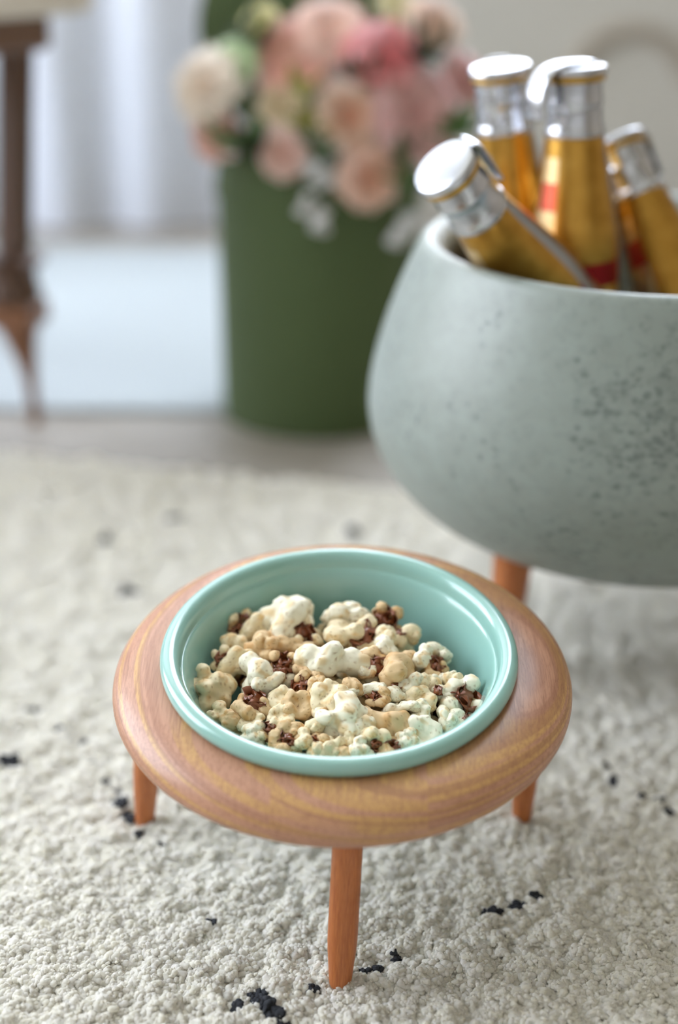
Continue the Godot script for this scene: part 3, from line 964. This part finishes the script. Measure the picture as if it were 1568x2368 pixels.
# ------------------------------------------------------------------ popcorn
func pop_meshes(kind: String, seed_: int) -> Array:
	var r := RandomNumberGenerator.new()
	r.seed = seed_
	var n := 33
	var s := 1.42
	var cell := 2.0 * s / (n - 1)
	var F := PackedFloat32Array()
	F.resize(n * n * n)
	F.fill(1.0)
	var lobes := []      # [centre, radius]
	var hull_at := Vector3(0, 0.35, 0)
	var hull_r := 0.34
	match kind:
		"a":
			lobes.append([Vector3.ZERO, 0.5])
			for i in 10:
				var g := 2.399 * i
				var y := 1.0 - 2.0 * (i + 0.5) / 10.0
				var d := Vector3(sqrt(1.0 - y * y) * cos(g), y, sqrt(1.0 - y * y) * sin(g))
				lobes.append([d * r.randf_range(0.45, 0.7), r.randf_range(0.26, 0.46)])
			hull_at = Vector3(0.1, -0.5, 0.3)
		"b":
			lobes.append([Vector3(0, -0.1, 0), 0.4])
			for i in 6:
				var d := Vector3(r.randf_range(-1, 1), r.randf_range(-0.5, 1), r.randf_range(-1, 1)).normalized()
				d = (d + Vector3(cos(TAU * i / 6.0), 0, sin(TAU * i / 6.0)) * 0.6).normalized()
				lobes.append([d * r.randf_range(0.3, 0.66), r.randf_range(0.22, 0.5)])
			hull_at = Vector3(0.25, 0.2, 0.55)
			hull_r = 0.34
		"c":
			for i in 6:
				var t := i / 5.0 * 2.0 - 1.0
				lobes.append([Vector3(t * 0.82, 0.15 * sin(t * 4.0 + seed_) + r.randf_range(-0.1, 0.1), r.randf_range(-0.18, 0.18)), r.randf_range(0.26, 0.38)])
				if i % 2 == 1: lobes.append([Vector3(t * 0.7 + 0.1, r.randf_range(0.2, 0.42), r.randf_range(-0.25, 0.25)), r.randf_range(0.22, 0.34)])
			hull_at = Vector3(0.3, 0.05, 0.3)
		"d":
			lobes.append([Vector3.ZERO, 0.66])
			for i in 5: lobes.append([Vector3(r.randf_range(-1, 1), r.randf_range(-0.6, 0.9), r.randf_range(-1, 1)).normalized() * 0.5, r.randf_range(0.3, 0.42)])
			hull_at = Vector3(0.1, -0.6, 0.1)
		"e":
			for i in 8:
				var a := 0.5 + 5.2 * i / 7.0
				lobes.append([Vector3(cos(a) * 0.6, r.randf_range(-0.1, 0.15), sin(a) * 0.56), r.randf_range(0.25, 0.38)])
			lobes.append([Vector3(0, -0.3, 0), 0.4])
			hull_at = Vector3(0.0, -0.02, 0.0)
			hull_r = 0.3
		"h":
			for i in 6:
				var a := TAU * i / 6.0 + r.randf_range(-0.3, 0.3)
				var far := r.randf_range(0.55, 0.78)
				lobes.append([Vector3(cos(a) * far, r.randf_range(-0.4, 0.25), sin(a) * far), r.randf_range(0.26, 0.46)])
			lobes.append([Vector3(0, -0.4, 0), 0.45])
			hull_at = Vector3(0.0, 0.22, 0.0)
			hull_r = 0.62
	var bump := noise(seed_ + 9, 2.1, 3)
	var k: float = {"a": 0.08, "b": 0.11, "c": 0.16, "d": 0.1, "e": 0.2, "h": 0.15}[kind]
	for l in lobes:
		var c: Vector3 = l[0]
		var rad: float = l[1]
		var reach := rad + 0.3
		var lo := ((c - Vector3.ONE * reach) + Vector3.ONE * s) / cell
		var hi := ((c + Vector3.ONE * reach) + Vector3.ONE * s) / cell
		for z in range(maxi(1, int(lo.z)), mini(n - 2, int(hi.z) + 1) + 1):
			for y in range(maxi(1, int(lo.y)), mini(n - 2, int(hi.y) + 1) + 1):
				for x in range(maxi(1, int(lo.x)), mini(n - 2, int(hi.x) + 1) + 1):
					var p := Vector3(x, y, z) * cell - Vector3.ONE * s
					var d := p.distance_to(c) - rad
					var b := (z * n + y) * n + x
					var f := F[b]
					var m := minf(f, d)
					var q := maxf(k - absf(f - d), 0.0) / k
					F[b] = m - q * q * k * 0.25
	for z in range(1, n - 1):
		for y in range(1, n - 1):
			for x in range(1, n - 1):
				var b := (z * n + y) * n + x
				if absf(F[b]) < 0.25: F[b] += (0.11 if kind == "a" else 0.1) * bump.get_noise_3d(x * cell, y * cell, z * cell)
	var stain := noise(seed_ + 20, 1.5, 2)
	var fleck := noise(seed_ + 30, 9.0, 1)
	var paint := func(p: Vector3) -> Color:
		var c := Color(1, 1, 1).lerp(Color(0.83, 0.62, 0.36), 0.75 * smoothstep(0.12, 0.5, stain.get_noise_3dv(p)))
		return c.lerp(Color(0.38, 0.24, 0.1), 0.6 * smoothstep(0.52, 0.7, fleck.get_noise_3dv(p)))
	var puff := nets(F, n, s, paint)
	# hull: a dented, split shell of the kernel's skin
	var dent := noise(seed_ + 40, 1.3, 2)
	var st := SurfaceTool.new()
	st.begin(Mesh.PRIMITIVE_TRIANGLES)
	var cups := 3 if kind == "h" else 2
	for q in cups:
		var P := PackedVector3Array()
		var size := hull_r * r.randf_range(0.85, 1.1)
		var turn := Basis(Vector3.UP, TAU * q / cups + r.randf_range(-0.5, 0.5)) * Basis(Vector3.RIGHT, r.randf_range(0.2, 0.8))
		var at := hull_at + turn * Vector3(0, 0.0, hull_r * 0.45)
		var nu := 15
		var prof := []
		for j in 8: prof.append(Vector2(sin(1.9 * j / 7.0), -cos(1.9 * j / 7.0)))
		for j in 7: prof.append(Vector2(0.8 * sin(1.9 * (6 - j) / 7.0), -0.8 * cos(1.9 * (6 - j) / 7.0)))
		for e in prof:
			for i in nu:
				var ph := TAU * i / (nu - 1.0)
				var d := Vector3(e.x * sin(ph), e.y * 1.15, e.x * cos(ph) * 0.8)
				P.append(at + turn * (d * size * (1.0 + 0.45 * dent.get_noise_3dv(d * 1.2 + Vector3(q * 5.0, 0, 0)))))
		st.append_from(grid(P, nu, prof.size(), true), 0, Transform3D())
	return [puff, st.commit()]

func build_popcorn():
	var lib := {}
	var counts := {"a": 3, "b": 4, "c": 3, "d": 2, "e": 2, "h": 4}
	for key in counts:
		lib[key] = []
		for v in int(counts[key]): lib[key].append(pop_meshes(key, 100 + v * 17 + key.unicode_at(0)))
	# x, z in millimetres on the bowl's tilted plane (z towards the viewer), size in millimetres, kind and tint
	var list := "-47,-39,13,h1 -25,-39,25,a0 -37,-35,14,b1 -17,-29,14,h1 -53,-14,10,h1 -48,-24,11,b1 -45,-9,14,b1 -37,1,16,b0 -58,4,21,a1 -34,-18,17,a2 -23,-17,15,c2 -25,-4,12,h2 -29,7,16,c0 -14,-1,15,c2 1,-3,22,c0 -10,11,9,d2 -25,18,11,e1 -38,19,14,h2 -18,22,13,e2 -5,18,16,a1 -53,22,11,b1 -47,27,9,d2 -39,28,11,e1 -25,28,12,e1 -30,35,11,h1 -37,36,10,a0 -23,41,12,h2 -16,42,10,b1 -10,35,9,d1 1,30,21,a0 -9,44,8,h2 -9,48,8,a1 4,43,11,b1 -3,47,8,a1 4,-41,17,a0 2,-26,15,b1 22,-40,14,h2 13,-25,15,h1 34,-31,11,d1 24,-24,12,b1 22,-12,15,b0 16,-3,12,h2 11,-3,11,e0 38,-10,12,b0 48,-16,14,b0 44,-6,10,h2 31,-9,9,d2 27,2,17,b2 31,10,13,b0 39,7,11,b1 46,2,11,c0 52,2,10,b1 6,12,9,d2 11,14,12,c0 17,17,10,h2 24,15,9,d0 27,23,11,c0 46,11,10,b0 55,12,19,h0 36,17,13,e1 37,25,11,b0 21,31,18,c2 48,25,10,b0 52,26,11,b0 36,36,15,e0 10,37,11,b0 15,42,13,b1 29,40,10,a0 24,45,8,h2 19,47,9,b2 9,48,11,a0 2,49,8,d2 -18,35,9,c2 -16,11,10,h2 -5,30,9,b2"
	var frame := Basis(Vector3.RIGHT, TILT)
	rng.seed = 909
	var rows := [[], [], [], [], [], []]
	var all := []
	for s in list.split(" "):
		var q := s.split(",")
		var x := float(q[0]) / 1000.0
		var z := float(q[1]) / 1000.0
		all.append([x, z, maxf(float(q[2]) * 1.3, 13.0) / 1000.0, q[3][0], int(q[3][1]), 0.0])
	# the layer that shows in the gaps
	for i in 34:
		var a := 2.399 * i
		var rr := 0.049 * sqrt((i + 0.5) / 34.0)
		all.append([rr * sin(a), rr * cos(a) + 0.002, rng.randf_range(0.016, 0.021), ["h", "b", "c", "a"][i % 4], [1, 2, 2, 1][(i / 2) % 4], -0.0105])
	for e in all:
		var row := clampi(int((e[1] + 0.052) / 0.0172), 0, 5)
		if e[5] == 0.0: rows[row].append(e)
	for row in rows: row.sort_custom(func(p, q): return p[0] < q[0])
	var ord := ["first", "second", "third", "fourth", "fifth", "sixth", "seventh", "eighth", "ninth", "tenth", "eleventh", "twelfth", "thirteenth", "fourteenth", "fifteenth", "sixteenth", "seventeenth", "eighteenth"]
	var row_name := ["back row of popcorn", "second row from the back", "third row from the back", "third row from the front", "second row from the front", "row along the near rim"]
	var look := {"a": "knobbly", "b": "smooth lobed", "c": "long", "d": "small round", "e": "curled", "h": "split brown hulled"}
	var tone := ["white", "cream", "toasted tan"]
	var pm := [mats.pop_white, mats.pop_cream, mats.pop_tan]
	var tl := ["white", "cream", "tan"]
	var n := 0
	for e in all:
		var x: float = e[0]
		var z: float = e[1]
		var rr := sqrt(x * x + z * z) / 0.066
		var y := -0.020 - 0.05 * z + 0.010 * maxf(0.0, 1.0 - rr * rr) + float(e[5])
		var label: String
		var group := "popcorn in the mint bowl"
		if e[5] != 0.0:
			label = "popcorn piece buried under the top layer in the mint bowl"
			group = "buried popcorn in the mint bowl"
		else:
			var row := clampi(int((z + 0.052) / 0.0172), 0, 5)
			var place: int = rows[row].find(e)
			label = "%s %s popcorn, %s from left in the %s" % [look[e[3]], tl[e[4]], ord[place], row_name[row]]
		var kinds: Array = lib[e[3]]
		var m: Array = kinds[n % kinds.size()]
		var t := thing("popcorn", label, "popcorn", RIM + frame * Vector3(x, y, z), group)
		var puff := obj("puff", m[0], pm[e[4]], t)
		var show_hull: bool = e[3] == "h" or (e[3] in ["e", "b", "c"] and n % 3 == 0)
		var size: float = e[2] * 0.5 / 0.95
		var turn := Basis(Vector3.UP, rng.randf() * TAU)
		if e[3] == "h" or e[3] == "e":
			turn = Basis(Vector3.RIGHT, rng.randf_range(0.35, 0.95)) * Basis(Vector3.FORWARD, rng.randf_range(-0.4, 0.4)) * turn
		elif e[3] == "c":
			turn = Basis(Vector3.UP, rng.randf_range(-0.8, 0.8)) * Basis(Vector3.FORWARD, rng.randf_range(-0.3, 0.3)) * Basis(Vector3.RIGHT, rng.randf() * TAU)
			size *= 1.05
		else:
			turn = turn * Basis(Vector3.RIGHT, rng.randf_range(-0.9, 0.9))
		t.basis = turn * Basis.from_scale(Vector3(rng.randf_range(0.9, 1.15), rng.randf_range(0.8, 1.05), rng.randf_range(0.8, 1.05)) * size)
		if show_hull: obj("hull", m[1], mats.hull, t)
		n += 1
